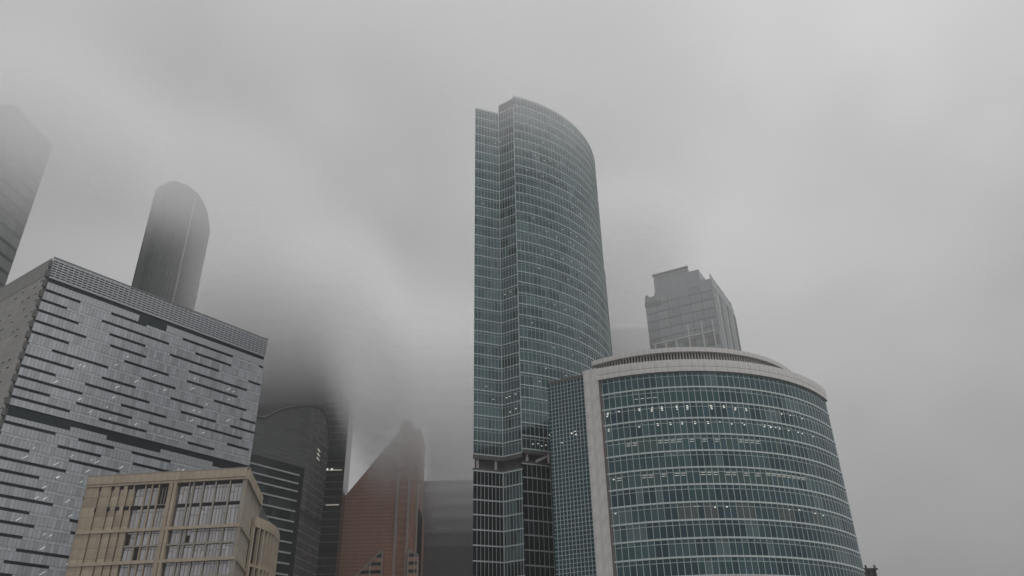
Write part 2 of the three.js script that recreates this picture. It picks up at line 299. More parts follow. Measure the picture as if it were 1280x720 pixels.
// ---------------------------------------------------------------- silver panelled office slab with staggered dark strips
{
  const T = thing('silver_panel_block', 'long silver panelled office slab with staggered dark strips and a lattice parapet', 'office block');
  const K = [-162.2, -239.6], E = [-105.45, -308.9], W = [-203.5, -267.9], H = 155;
  const fr = segs([K, E])[0], R = rng(31), N = 72, cw = fr.L / N;
  const at = (u, out = 0) => [K[0] + (E[0] - K[0]) * u / fr.L + fr.nx * out, K[1] + (E[1] - K[1]) * u / fr.L + fr.nz * out];
  const back = [[E[0] - 41.3, E[1] - 28.3]];
  const inK = [K[0] - fr.nx * 0.9 + 0.2, K[1] - fr.nz * 0.9], inE = at(fr.L - 0.1, -0.9);
  add(T, 'core', prism([W, inK, inE, ...back].reverse(), 0, H - 0.8), M.core);
  const silver = [0.46, 0.53, 0.38].map((v) => new THREE.MeshPhysicalMaterial({ color: rgb(v * 0.93, v, v * 1.08), roughness: 0.2, ior: 2.3 }));
  const stripMat = glass(0.012, 0.014, 0.018, 1.4), ledge = paint(0.75, 0.77, 0.78, 0.5);
  const put = (name, u0, u1, y0, y1, out, d, mat) => { const [x, z] = at((u0 + u1) / 2, out - d / 2); return add(T, name, boxG(x, (y0 + y1) / 2, z, u1 - u0, y1 - y0, d, fr.yaw), mat); };
  // storey strip levels, top to bottom: the measured rows, then on down to the ground
  const rows = [142.4, 138.4, 134.4, 130.3, 126.2, 121.9, 117.7, 113.7, 110, 106.3, 102.9]; for (let y = 94.3; y > 4; y -= 3.75) rows.push(y);
  const bags = silver.map(() => new Bag()), bandBag = new Bag();
  rows.forEach((y, k) => {
    const next = k === 10 ? 99.7 : k + 1 < rows.length ? rows[k + 1] : 0, sh = 0.95;
    for (let i = 0; i < N; i++) { // tall panels, one bay each
      const [x, z] = at((i + 0.5) * cw, -0.05); bags[R() < 0.5 ? 0 : R() < 0.5 ? 1 : 2].box(x, (y - sh + next) / 2, z, cw - 0.07, y - sh - next - 0.06, 0.2, fr.yaw, undefined, (R() - 0.5) * 0.012);
    }
    let u = k % 3 === 1 ? -4 * R() : 0, on = true;
    if (R() < 0.25) { u = 0; on = false; }
    while (u < fr.L) {
      const len = (on ? 9 + R() * 17 : 6 + R() * 15) * (u <= 0 ? 0.9 : 1), u0 = Math.max(0.4, Math.round(u / cw) * cw), u1 = Math.min(fr.L - 0.15, Math.round((u + len) / cw) * cw);
      if (u1 - u0 > 1) {
        if (on) put('strip_window', u0, u1, y - sh, y, -0.55, 0.2, stripMat);
        else { for (let v = u0; v < u1 - 0.2; v += cw) { const [x, z] = at(v + cw / 2, -0.06); bags[R() < 0.6 ? 0 : 1].box(x, y - sh / 2, z, cw - 0.07, sh - 0.1, 0.2, fr.yaw); } put('ledge', u0, u1, y - sh - 0.02, y - sh + 0.14, 0.14, 0.3, ledge); }
      }
      u += len; on = !on;
    }
  });
  bags.forEach((b, i) => add(T, 'facade_panels', b.geo(), silver[i], 'stuff'));
  // two deep service bands
  for (const [y0, y1, yt] of [[142.45, 146.9, 145.0], [94.35, 99.7, 97.3]]) {
    put('service_band', 0.6, fr.L - 0.3, y0, y1, -0.6, 0.2, stripMat);
    put('ledge', 0.2, fr.L - 0.2, y1 - 0.02, y1 + 0.2, 0.12, 0.4, silver[1]);
    if (y0 < 100) for (let v = 0.3; v < fr.L - 1; v += cw) { const [x, z] = at(v + cw / 2, -0.05); bandBag.box(x, 95.2, z, cw - 0.07, 1.65, 0.2, fr.yaw); }
    const yf = y0 > 100 ? y0 : 96.05;
    let u = 0.3, on = y0 > 100; // panel runs fill the foot of the band
    while (u < fr.L - 2) { const len = Math.min(fr.L - 0.3 - u, Math.round((8 + R() * 14) / cw) * cw); if (on) { for (let v = u; v < u + len - 0.5; v += cw) { const [x, z] = at(v + cw / 2, -0.05); bandBag.box(x, (yf + yt) / 2, z, cw - 0.07, yt - yf - 0.05, 0.2, fr.yaw); } put('ledge', u, u + len, yt - 0.02, yt + 0.12, 0.1, 0.3, ledge); } u += len + (on ? 0 : 0.0); on = y0 > 100 ? R() < 0.75 : !on; }
  }
  add(T, 'facade_panels', bandBag.geo(), silver[0], 'stuff');
  // lattice parapet: rails and posts before a dark back panel
  put('parapet_back', 0.3, fr.L - 0.1, 147.2, H - 0.3, -0.5, 0.2, paint(0.13, 0.14, 0.16, 0.6));
  for (let i = 0; i <= 8; i++) put('lattice_rail', 0, fr.L, 147.2 + i * 0.95, 147.2 + i * 0.95 + 0.36, 0.1, 0.25, silver[1]);
  for (let i = 0; i <= 48; i++) { const u = i * fr.L / 48; put('lattice_post', Math.max(0, u - 0.14), Math.min(fr.L, u + 0.14), 147.3, H - 0.05, 0.04, 0.22, silver[0]); }
  put('coping', -0.1, fr.L + 0.1, H - 0.02, H + 0.25, 0.2, 0.9, paint(0.2, 0.21, 0.22, 0.5));
  // dark toothed corner
  for (let i = 0; i < 39; i++) add(T, 'corner_block', boxG(K[0] - 0.55, 2 + i * 3.95, K[1] + 0.15, i % 2 ? 1.5 : 1.05, 2.3, 1.1, 0.35), M.slab);
  // blank side wall: courses with short slot windows
  const lf = segs([W, K])[0], wallMat = [0.46, 0.48, 0.44].map((v) => paint(v, v * 0.98, v * 0.95, 0.7));
  const la = (u, out) => [W[0] + (K[0] - W[0]) * u / lf.L + lf.nx * out, W[1] + (K[1] - W[1]) * u / lf.L + lf.nz * out];
  for (let k = 0; k < 37; k++) {
    const y0 = 148 - 3.95 * (k + 1), y1 = y0 + 3.9; if (y0 < -1) break;
    for (let j = 0; j < 4; j++) { const a = j * lf.L / 4, b = (j + 1) * lf.L / 4 - (j === 3 ? 1.2 : 0.04), [x, z] = la((a + b) / 2, 0.1); add(T, 'wall_panel', boxG(x, (Math.max(0, y0) + y1) / 2, z, b - a, y1 - Math.max(0, y0), 0.3, lf.yaw), wallMat[Math.floor(R() * 3)]); }
    for (let j = 0; j < 8; j++) if (R() < 0.7) { const u = lf.L * (j + 0.15 + 0.7 * R()) / 8, [x, z] = la(Math.min(u, lf.L - 3.5), 0.27); add(T, 'slot_window', boxG(x, y0 + 1 + R() * 1.6, z, 1.1 + R() * 1.2, 0.55, 0.08, lf.yaw), stripMat); }
  }
  { const [x, z] = la(lf.L / 2 - 0.6, 0.12); add(T, 'wall_top', boxG(x, 151.55, z, lf.L - 1.2, 7.0, 0.4, lf.yaw), paint(0.36, 0.355, 0.345, 0.75)); }
  // slanting lamp tubes seen behind the panels
  for (let i = 0; i < 64; i++) {
    const k = 3 + Math.floor(R() * 20), u = R() < 0.5 ? 8 + R() * 34 : 30 + R() * 55, y = rows[Math.min(k, rows.length - 1)] - 2.2 - R() * 0.8, [x, z] = at(u, 0.1), c = Math.cos(fr.yaw), s = -Math.sin(fr.yaw), l = 0.25 + R() * 0.5;
    add(T, 'lamp_tube', new Bag().bar([x - c * l, y - l * 0.9, z - s * l], [x + c * l, y + l * 0.9, z + s * l], 0.12).geo(), M.lampDim);
  }
}

// ---------------------------------------------------------------- beige stone building
{
  const T = thing('beige_stone_building', 'beige stone office building with tall pilasters standing before the silver panelled slab', 'building');
  const A = [-97.42, -179.31], K = [-59.9, -175], Q = [-63.49, -198.27];
  const stone = [paint(0.5, 0.42, 0.32, 0.75), paint(0.56, 0.475, 0.37, 0.75), paint(0.43, 0.36, 0.28, 0.8)], R = rng(8);
  const pale = [0.5, 0.56, 0.42].map((v) => glass(v, v * 1.0, v * 1.07, 2.0, 0.1, [1, 1, 1])), dark = glass(0.016, 0.013, 0.014, 1.4, 0.1, [1, 1, 1]), stoneDim = paint(0.44, 0.40, 0.35, 0.7);
  const f = segs([A, K])[0], g = segs([K, Q])[0];
  const at = (s, o, out) => [o[0] + (s.b[0] - s.a[0]) * 0 + Math.cos(s.yaw) * out[0] + s.nx * out[1], o[1] - Math.sin(s.yaw) * out[0] + s.nz * out[1]];
  const put = (P, name, s, u0, u1, y0, y1, out, d, mat) => { const [x, z] = at(s, s.a, [(u0 + u1) / 2, out - d / 2]); return add(P, name, boxG(x, (y0 + y1) / 2, z, u1 - u0, y1 - y0, d, s.yaw), mat); };
  const bodyBack = [[-68, -222], [-98, -218]];
  add(T, 'core', prism([at(f, A, [0.4, -0.8]), at(f, A, [f.L - 0.7, -0.8]), [Q[0] - 0.8, Q[1]], ...bodyBack].reverse(), 0, 56.2), M.core);
  add(T, 'side_wall', boxG((A[0] + -98) / 2 + 0.3, 28, (A[1] - 218) / 2, 0.6, 56, 38.4, 0), stone[0]);
  // cornice: fascia slabs over a lower string course
  for (let i = 0; i < 12; i++) put(T, 'cornice_panel', f, i * f.L / 12, (i + 1) * f.L / 12 - 0.03, 54.75, 56.6, 0.45, 1.2, stone[i % 5 === 2 ? 0 : 1]);
  put(T, 'string_course', f, 0, f.L, 54.2, 54.72, 0.3, 1.0, stone[1]);
  for (let i = 0; i < 7; i++) put(T, 'cornice_panel', g, i * g.L / 7 + (i ? 0 : 0.0), (i + 1) * g.L / 7 - 0.03, 54.2, 56.55, 0.42, 1.0, stone[(i + 1) % 2]);
  put(T, 'coping', f, -0.1, f.L + 0.4, 56.62, 56.8, 0.5, 1.4, stoneDim);
  // rows of openings
  const ledges = []; for (let y = 44.1; y > 2; y -= 6.87) ledges.push(y);
  for (const y of ledges) { put(T, 'stone_ledge', f, 0, f.L, y - 0.33, y + 0.33, 0.32, 1.0, stone[1]); put(T, 'stone_ledge', g, 0.35, g.L, y - 0.33, y + 0.33, 0.3, 1.0, stone[0]); }
  const lv = [[49.45, 53.4, 1], [44.45, 48.7, 1]]; for (const y of ledges) { if (y - 6.87 < 0) break; lv.push([y - 3.3, y - 0.35, 0], [y - 6.5, y - 3.7, 0]); }
  // stone left part, slit by slit
  const slit = [0, 0.088, 0.165, 0.217, 0.268, 0.314].map((v) => v * f.L);
  for (let i = 0; i < 5; i++) {
    const a = slit[i] + (i ? 0.22 : 0), b = slit[i + 1] - 0.12;
    for (let y = 0.02, c = 54.15 / 24; y < 54; y += c) { put(T, 'stone_slab', f, a, b, y, y + c - 0.04, 0.1 + (i % 2) * 0.03, 0.9, stone[R() < 0.15 ? 2 : R() < 0.3 ? 1 : 0]); }
    for (const y of [53.3, 48.6]) put(T, 'vent_opening', f, slit[i + 1] - 0.2, slit[i + 1] + 0.25 + 0.3 * i, y, y + 0.85, 0.16, 0.12, dark);
  }
  // glazed bays between pilasters
  const edge = [0.314, 0.378, 0.419, 0.462, 0.53, 0.587, 0.651, 0.678, 0.74, 0.815, 0.903, 0.985].map((v) => v * f.L);
  for (let i = 0; i + 1 < edge.length; i++) {
    const a = edge[i] + 0.25, b = edge[i + 1] - 0.22, n = Math.max(1, Math.round((b - a) / 0.8));
    if (i === 4) continue;
    lv.forEach(([y0, y1, top], k) => {
      if (y1 < 12) return;
      const openDark = (i === 3 && k === 0) || (i === 2 && k === 0 && false) || (k > 2 && R() < 0.07);
      const Wd = new THREE.Group(); Wd.name = 'window'; T.add(Wd);
      for (let j = 0; j < n; j++) {
        const p = a + (b - a) * j / n, q = a + (b - a) * (j + 1) / n, hh = R() < 0.2 ? 0.55 : 0.82, dk = openDark || (R() < 0.04 && !top), m = dk ? dark : pale[Math.floor(R() * 3)];
        put(Wd, 'pane', f, p + 0.1, q - 0.1, y0 + 0.1, y0 + (y1 - y0) * hh - 0.06, -0.14 + R() * 0.02, 0.1, m);
        put(Wd, 'pane', f, p + 0.1, q - 0.1, y0 + (y1 - y0) * hh + 0.06, y1 - 0.08, -0.14, 0.1, openDark ? dark : pale[Math.floor(R() * 3)]);
        if (j) put(Wd, 'glazing_bar', f, p - 0.06, p + 0.06, y0 + 0.1, y1 - 0.08, -0.06, 0.2, stoneDim);
      }
      put(Wd, 'sill', f, a, b, y0 - 0.05, y0 + 0.09, -0.02, 0.4, stoneDim);
    });
    for (const y of [53.45, 48.75]) put(T, 'dark_band', f, a - 0.1, b + 0.1, y, y + 0.65, -0.12, 0.3, dark);
    if (i !== 3) put(T, 'pilaster', f, edge[i + 1] - 0.15, edge[i + 1] + 0.12, 0, 54.15, 0.14, 0.9, i < 3 ? stone[0] : stoneDim);
  }
  for (const y of ledges) put(T, 'transom_rail', f, slit[5], f.L, y - 3.62, y - 3.36, 0.02, 0.5, stoneDim);
  put(T, 'main_pilaster', f, edge[4] - 0.1, edge[4] + 0.75, 0, 54.18, 0.42, 1.3, stone[0]);
  put(T, 'main_pilaster', f, edge[4] + 0.95, edge[4] + 1.6, 0, 54.18, 0.3, 1.2, stone[1]);
  put(T, 'corner_pier', f, f.L - 0.5, f.L, 0, 54.16, 0.05, 0.5, stoneDim);
  // side elevation: close pilasters with glass between
  for (let i = 0; i < 12; i++) { const u = 0.6 + i * (g.L - 1.2) / 11; put(T, 'side_pilaster', g, u - 0.28, u + 0.28, 0, 54.1, 0.12, 0.8, i % 3 ? stoneDim : stone[0]); if (i < 11) lv.forEach(([y0, y1]) => { if (y1 > 12) put(T, 'side_window', g, u + 0.32, u + (g.L - 1.2) / 11 - 0.32, y0, y1, -0.3, 0.1, pale[(i * 2 + Math.floor(y0)) % 3 === 0 ? 2 : 0]); }); }
  // lower rounded bay on the side
  const bay = [[-61.2, -188.2], [-60.5, -190.2], [-59.5, -194], [-59.3, -197.8], [-59.8, -203], [-61.0, -208.5], [-62.5, -213.7]];
  add(T, 'bay_core', prism([...offset(bay, -0.7), [-72, -214], [-72, -189]].reverse(), 0, 48.9), M.core);
  add(T, 'bay_cornice', sweep(bay, 0.35, -0.8, 46.9, 49.2), stone[1]);
  for (const y of [44.1, 37.23, 30.36, 23.5, 16.6, 9.7, 2.9]) add(T, 'bay_ledge', sweep(bay, 0.2, -0.75, y - 6.0, y - 5.4), stone[0]);
  segs(resample(bay, 1.9)).forEach((s, i) => { add(T, 'bay_pilaster', boxG(s.a[0], 23.4, s.a[1], 0.5, 46.8, 0.7, s.yaw), stone[i % 2 ? 0 : 1]); add(T, 'bay_window', boxG(s.x - s.nx * 0.4, 23.4, s.z - s.nz * 0.4, s.L - 0.5, 46.6, 0.1, s.yaw), i % 3 === 2 ? pale[2] : dark); });
}

// ---------------------------------------------------------------- black glass block with pale ledges
{
  const T = thing('black_ledge_building', 'black glass building with pale horizontal ledges between silver slab and arched tower', 'building');
  const a = [-107.48, -314.34], b = [-90.4, -335], H = 106.4, s = segs([a, b])[0];
  add(T, 'body', prism([a, b, [-106, -349], [-122, -333]].reverse(), 0, H), glass(0.012, 0.015, 0.016, 1.4, 0.1, [1, 1, 1]));
  const ys = [102.6, 99, 95.7, 91.7, 87.4, 83.1, 79.2, 74.7, 70.6, 66.4]; for (let y = 62.2; y > 2; y -= 4.2) ys.push(y);
  const pts = [a, [b[0] - Math.cos(s.yaw) * 2.6, b[1] + Math.sin(s.yaw) * 2.6]];
  const R = rng(3), ledge = paint(0.42, 0.44, 0.44, 0.6), gl = [glass(0.014, 0.022, 0.022, 1.45), glass(0.03, 0.045, 0.042, 1.5), glass(0.008, 0.012, 0.012, 1.4)];
  ys.forEach((y, i) => {
    add(T, 'ledge', sweep(pts, 0.5, 0.05, y - 0.32, y + 0.32), ledge);
    const lo = ys[i + 1] ?? 0, S = segs(resample(pts, 2.2));
    S.forEach((q) => add(T, 'window_pane', boxG(q.x + q.nx * 0.06, (y + lo) / 2, q.z + q.nz * 0.06, q.L - 0.12, y - lo - 0.9, 0.1, q.yaw), gl[i >= 3 && i < 7 && R() < 0.6 ? 1 : R() < 0.5 ? 0 : 2]));
  });
  add(T, 'roof_edge', sweep([a, b], 0.15, -0.5, H - 0.1, H + 0.3), paint(0.06, 0.065, 0.07));
}

// ---------------------------------------------------------------- tower with the arched roofline
{
  const T = thing('arched_roof_tower', 'grey glass tower with a wavy arched roofline behind the black ledged building', 'tower');
  const prof = [[-120.3, -349.3, 135.6], [-117.14, -353.57, 136.36], [-114.71, -356.87, 139.53], [-112.22, -360.24, 142.77], [-108.22, -365.63, 146.2], [-104.6, -370.5, 148.6], [-101.3, -375, 150.4], [-100.4, -380.25, 151.9], [-99.21, -387.18, 153.28], [-98.1, -393.7, 152.7], [-97.4, -397.9, 149.4], [-96.9, -400.6, 143]];
  const gl = [glass(0.06, 0.066, 0.068, 1.6, 0.15, [1, 1, 1]), glass(0.05, 0.056, 0.058, 1.6, 0.15, [1, 1, 1])], line = paint(0.17, 0.175, 0.175, 0.6);
  const face = prof.map(([x, z]) => [x, z]), hAt = prof.map((p) => p[2]);
  for (let i = 0; i + 1 < prof.length; i++) { // facade strips, each rising to the curved roof
    const [p, q] = [prof[i], prof[i + 1]], bx = -134, B = new Bag();
    const v = (x, y, z) => [x, y, z], pb = [p[0] - 22, p[1] - 14], qb = [q[0] - 22, q[1] - 14];
    B.quad(v(p[0], 0, p[1]), v(q[0], 0, q[1]), v(q[0], q[2], q[1]), v(p[0], p[2], p[1]));
    B.quad(v(p[0], p[2], p[1]), v(q[0], q[2], q[1]), v(qb[0], q[2], qb[1]), v(pb[0], p[2], pb[1]));
    B.quad(v(qb[0], 0, qb[1]), v(pb[0], 0, pb[1]), v(pb[0], p[2], pb[1]), v(qb[0], q[2], qb[1]));
    if (i === 0) B.quad(v(pb[0], 0, pb[1]), v(p[0], 0, p[1]), v(p[0], p[2], p[1]), v(pb[0], p[2], pb[1]));
    if (i + 2 === prof.length) B.quad(v(q[0], 0, q[1]), v(qb[0], 0, qb[1]), v(qb[0], q[2], qb[1]), v(q[0], q[2], q[1]));
    add(T, 'facade_strip', B.geo(), gl[i % 2]);
    add(T, 'roof_rim', new Bag().bar([p[0] + 0.1, p[2] + 0.2, p[1] + 0.1], [q[0] + 0.1, q[2] + 0.2, q[1] + 0.1], 0.9).geo(), M.slab);
  }
  for (let y = 4; y < 150; y += 3.9) {
    const run = []; for (let i = 0; i < prof.length; i++) if (hAt[i] > y + 1.5) run.push(face[i]);
    if (run.length > 1 && Math.abs(y - 98.5) > 2.5) add(T, 'floor_band', sweep(run, 0.1, -0.2, y - 0.22, y + 0.22), line);
  }
  add(T, 'service_band', sweep(face, 0.12, -0.2, 97.4, 99.6), M.black[0]);
  for (const [i, y] of [[8, 128], [8, 130.2], [8, 132.4]]) add(T, 'lamp_tube', new Bag().bar([face[i][0] + 0.3, y, face[i][1]], [face[i][0] + 0.5, y - 0.6, face[i][1] - 4.5], 0.35).geo(), M.lampDim);
}

// ---------------------------------------------------------------- tall slab lost in the cloud
{
  const T = thing('cloud_swallowed_slab', 'tall dark slab tower whose upper floors vanish into cloud behind the arched tower', 'tower');
  const a = [-150, -430], b = [-94.1, -430], H = 238;
  add(T, 'body', prism([a, b, [-98, -462], [-150, -462]].reverse(), 0, H), glass(0.03, 0.033, 0.034, 1.45, 0.2, [1, 1, 1]));
  const line = paint(0.13, 0.135, 0.135, 0.6), S = [[-108, -430], b];
  for (let k = 1; k < 59; k++) { const y = k * 4; if (k % 13 === 10) add(T, 'service_band', sweep(S, 0.12, -0.2, y - 1.5, y + 1.5), M.black[0]); else add(T, 'floor_band', sweep(S, 0.1, -0.2, y - 0.4, y + 0.4), line); }
  for (const [x, y] of [[-105, 116], [-103.5, 135], [-101, 135]]) add(T, 'lamp', boxG(x, y, -429.8, 1.0, 1.0, 0.3, 0), M.lamp);
  for (const y of [115.5, 134.6]) add(T, 'lit_strip', boxG(-99, y, -429.85, 7, 0.35, 0.2, 0), M.lampDim);
}

// ---------------------------------------------------------------- copper coloured tower
{
  const T = thing('copper_tower', 'copper orange tower with stepped slanting shoulder and pale piers fading into cloud', 'tower');
  const z0 = -450, sl = (x) => x < -97 ? 124 : 124.8 + (x + 97.4) * 1.31;
  const cop = [paint(0.82, 0.46, 0.32, 0.5), paint(0.78, 0.44, 0.3, 0.5)], seam = paint(0.66, 0.36, 0.25, 0.6), pier = paint(0.78, 0.72, 0.67, 0.6);
  add(T, 'core', prism([[-98.2, z0 - 0.4], [-55.3, z0 - 0.4], [-55.3, z0 - 34], [-98.2, z0 - 34]].reverse(), 0, 119), cop[1]);
  { const sh = new THREE.Shape([[-98.4, 0], [-67.4, 0], [-67.4, sl(-67.4)], [-97.4, 124.8], [-98.4, 123.6]].map(([x, y]) => new THREE.Vector2(x, y))), g = new THREE.ExtrudeGeometry(sh, { depth: 28, bevelEnabled: false }); g.translate(0, 0, z0 - 28); add(T, 'shoulder', g, cop[0]); }
  for (let y = 3; y < 162; y += 2.05) { const x0 = y < 123 ? -98.4 : -97.4 + (y - 124.8) / 1.31 + 1.6; if (x0 < -68) add(T, 'floor_seam', boxG((x0 - 67.6) / 2, y, z0 + 0.06, -67.6 - x0, 0.55, 0.12, 0), seam); }
  add(T, 'edge_trim', boxG(-98.3, 62, z0 + 0.1, 0.7, 124, 0.6, 0), pier);
  for (const [x0, x1, h, m] of [[-67.35, -60.9, 170, seam], [-60.4, -55.3, 164, cop[1]]]) add(T, 'shaft', boxG((x0 + x1) / 2, h / 2, z0 - 12, x1 - x0, h, 24, 0), m);
  for (const [x, w] of [[-67.1, 1.3], [-60.7, 1.2], [-55.6, 0.8]]) add(T, 'pier', boxG(x, 84, z0 + 0.5, w, 168, 1.4, 0), pier);
  for (let y = 3; y < 162; y += 4.1) for (const [x0, x1] of [[-66.3, -61.4], [-59.9, -56.2]]) add(T, 'spandrel', boxG((x0 + x1) / 2, y, z0 + 0.05, x1 - x0, 1.2, 0.2, 0), cop[0]);
  // lower gabled bays with pale rims
  const gable = (x0, h0, x1, h1) => { const zf = z0 + 7, B = new Bag(), v = (x, y, z) => [x, y, z];
    B.quad(v(x0, 0, zf), v(x1, 0, zf), v(x1, h1, zf), v(x0, h0, zf)).quad(v(x0, h0, zf), v(x1, h1, zf), v(x1, h1, z0 + 0.2), v(x0, h0, z0 + 0.2)).quad(v(x1, 0, zf), v(x1, 0, z0 + 0.2), v(x1, h1, z0 + 0.2), v(x1, h1, zf)).quad(v(x0, 0, z0 + 0.2), v(x0, 0, zf), v(x0, h0, zf), v(x0, h0, z0 + 0.2));
    add(T, 'gabled_bay', B.geo(), cop[0]);
    add(T, 'gable_rim', new Bag().bar([x0, h0, zf], [x1, h1, zf], 0.7).geo(), pier); for (const [x, h] of [[x0, h0], [x1, h1], [(x0 + x1) / 2 + 1, (h0 + h1) / 2 + 1 * (h1 - h0) / (x1 - x0)]]) add(T, 'gable_post', boxG(x, h / 2, zf + 0.1, 0.6, h, 0.5, 0), pier);
    for (let y = 5; y < Math.max(h0, h1) - 2; y += 4.1) { const a = h1 > h0 ? Math.max(x0, x0 + (y - h0) * (x1 - x0) / (h1 - h0)) : x0; if (a < x1 - 0.5) add(T, 'dark_window_band', boxG((a + x1) / 2, y, zf + 0.06, x1 - a, 1.7, 0.1, 0), M.black[1]); } };
  gable(-87, 80, -72.6, 94.5); gable(-58.6, 94.2, -53.6, 91.2);
}
// ---------------------------------------------------------------- dim block in the haze behind
{
  const T = thing('dim_hazy_block', 'dim blue grey block barely visible in haze between copper and curved towers', 'building');
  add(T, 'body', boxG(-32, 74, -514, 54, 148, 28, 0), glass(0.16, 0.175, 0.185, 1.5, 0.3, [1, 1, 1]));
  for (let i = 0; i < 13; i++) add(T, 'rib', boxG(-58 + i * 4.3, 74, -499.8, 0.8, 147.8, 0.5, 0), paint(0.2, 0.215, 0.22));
}
// ---------------------------------------------------------------- tower at the edge of the view, above the silver slab
{
  const T = thing('flat_grey_tower', 'flat topped grey panelled tower rising into cloud beside the rounded tower', 'tower');
  const a = [-300, -312], K = [-256.07, -310], b = [-252.36, -342.6], H = 294;
  add(T, 'core', prism([a, K, b, [-300, -346]].reverse(), 0, H - 0.3), M.core);
  const R = rng(61), mats = [0.24, 0.21, 0.27].map((v) => paint(v * 0.96, v, v, 0.45)), win = glass(0.08, 0.09, 0.095, 1.8, 0.12, [1, 1, 1]);
  const right = [K, b], left = [a, K];
  for (let y = 2; y < H - 1; y += 7) {
    const top = Math.min(H, y + 5.1);
    for (const s of segs(resample(right, 5.5))) { add(T, 'wall_panel', boxG(s.x, (y + top) / 2, s.z, s.L - 0.06, top - y, 0.3, s.yaw), mats[Math.floor(R() * 3)]); if (top + 1.8 < H) add(T, 'window', boxG(s.x - s.nx * 0.02, y + 6, s.z - s.nz * 0.02, s.L - 0.25, 1.7, 0.2, s.yaw), win); }
    add(T, 'panel_course', sweep(left, 0.15, -0.15, y, top), mats[0]);
  }
  add(T, 'parapet', sweep([a, K, b], 0.3, -0.6, H - 0.6, H + 0.6), mats[2]);
}
// ---------------------------------------------------------------- rounded tower
{
  const T = thing('rounded_tower', 'slender dark tower with rounded sides and one bright ridge behind the lattice parapet', 'tower');
  const raw = [[-199.76, -362.3], [-192.27, -350.71], [-181.37, -345], [-176.34, -348.38], [-173.03, -355.03], [-172.98, -370.97], [-178.38, -393.64]], H = 269.2;
  const cv = new THREE.CatmullRomCurve3(raw.map(([x, z]) => new THREE.Vector3(x, 0, z)), false, 'centripetal').getSpacedPoints(44).map((p) => [p.x, p.z]);
  add(T, 'body', prism([...offset(cv, -0.2), [-190, -396], [-200, -380]].reverse(), 0, H - 0.4), M.core);
  const gl = [glass(0.04, 0.05, 0.048, 1.55, 0.25, [1, 1, 1]), glass(0.035, 0.045, 0.043, 1.55, 0.25, [1, 1, 1]), glass(0.047, 0.057, 0.054, 1.55, 0.25, [1, 1, 1])], R = rng(4);
  segs(cv).forEach((s, i) => { add(T, 'glass_strip', boxG(s.x, H / 2, s.z, s.L - 0.1, H, 0.14, s.yaw), gl[Math.floor(R() * 3)]); if (i) add(T, 'rib', boxG(s.a[0] + s.nx * 0.1, H / 2, s.a[1] + s.nz * 0.1, 0.22, H - 0.3, 0.3, s.yaw), paint(0.07, 0.08, 0.08)); });
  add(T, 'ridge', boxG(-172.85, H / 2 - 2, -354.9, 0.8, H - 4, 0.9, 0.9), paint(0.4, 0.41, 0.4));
  add(T, 'rim', sweep(cv, 0.15, -0.5, H - 0.02, H + 0.5), paint(0.12, 0.125, 0.125));
  for (let y = 40; y < H; y += 15.5) add(T, 'floor_joint', sweep(cv, 0.1, -0.1, y - 0.12, y + 0.12), paint(0.07, 0.08, 0.08));
}
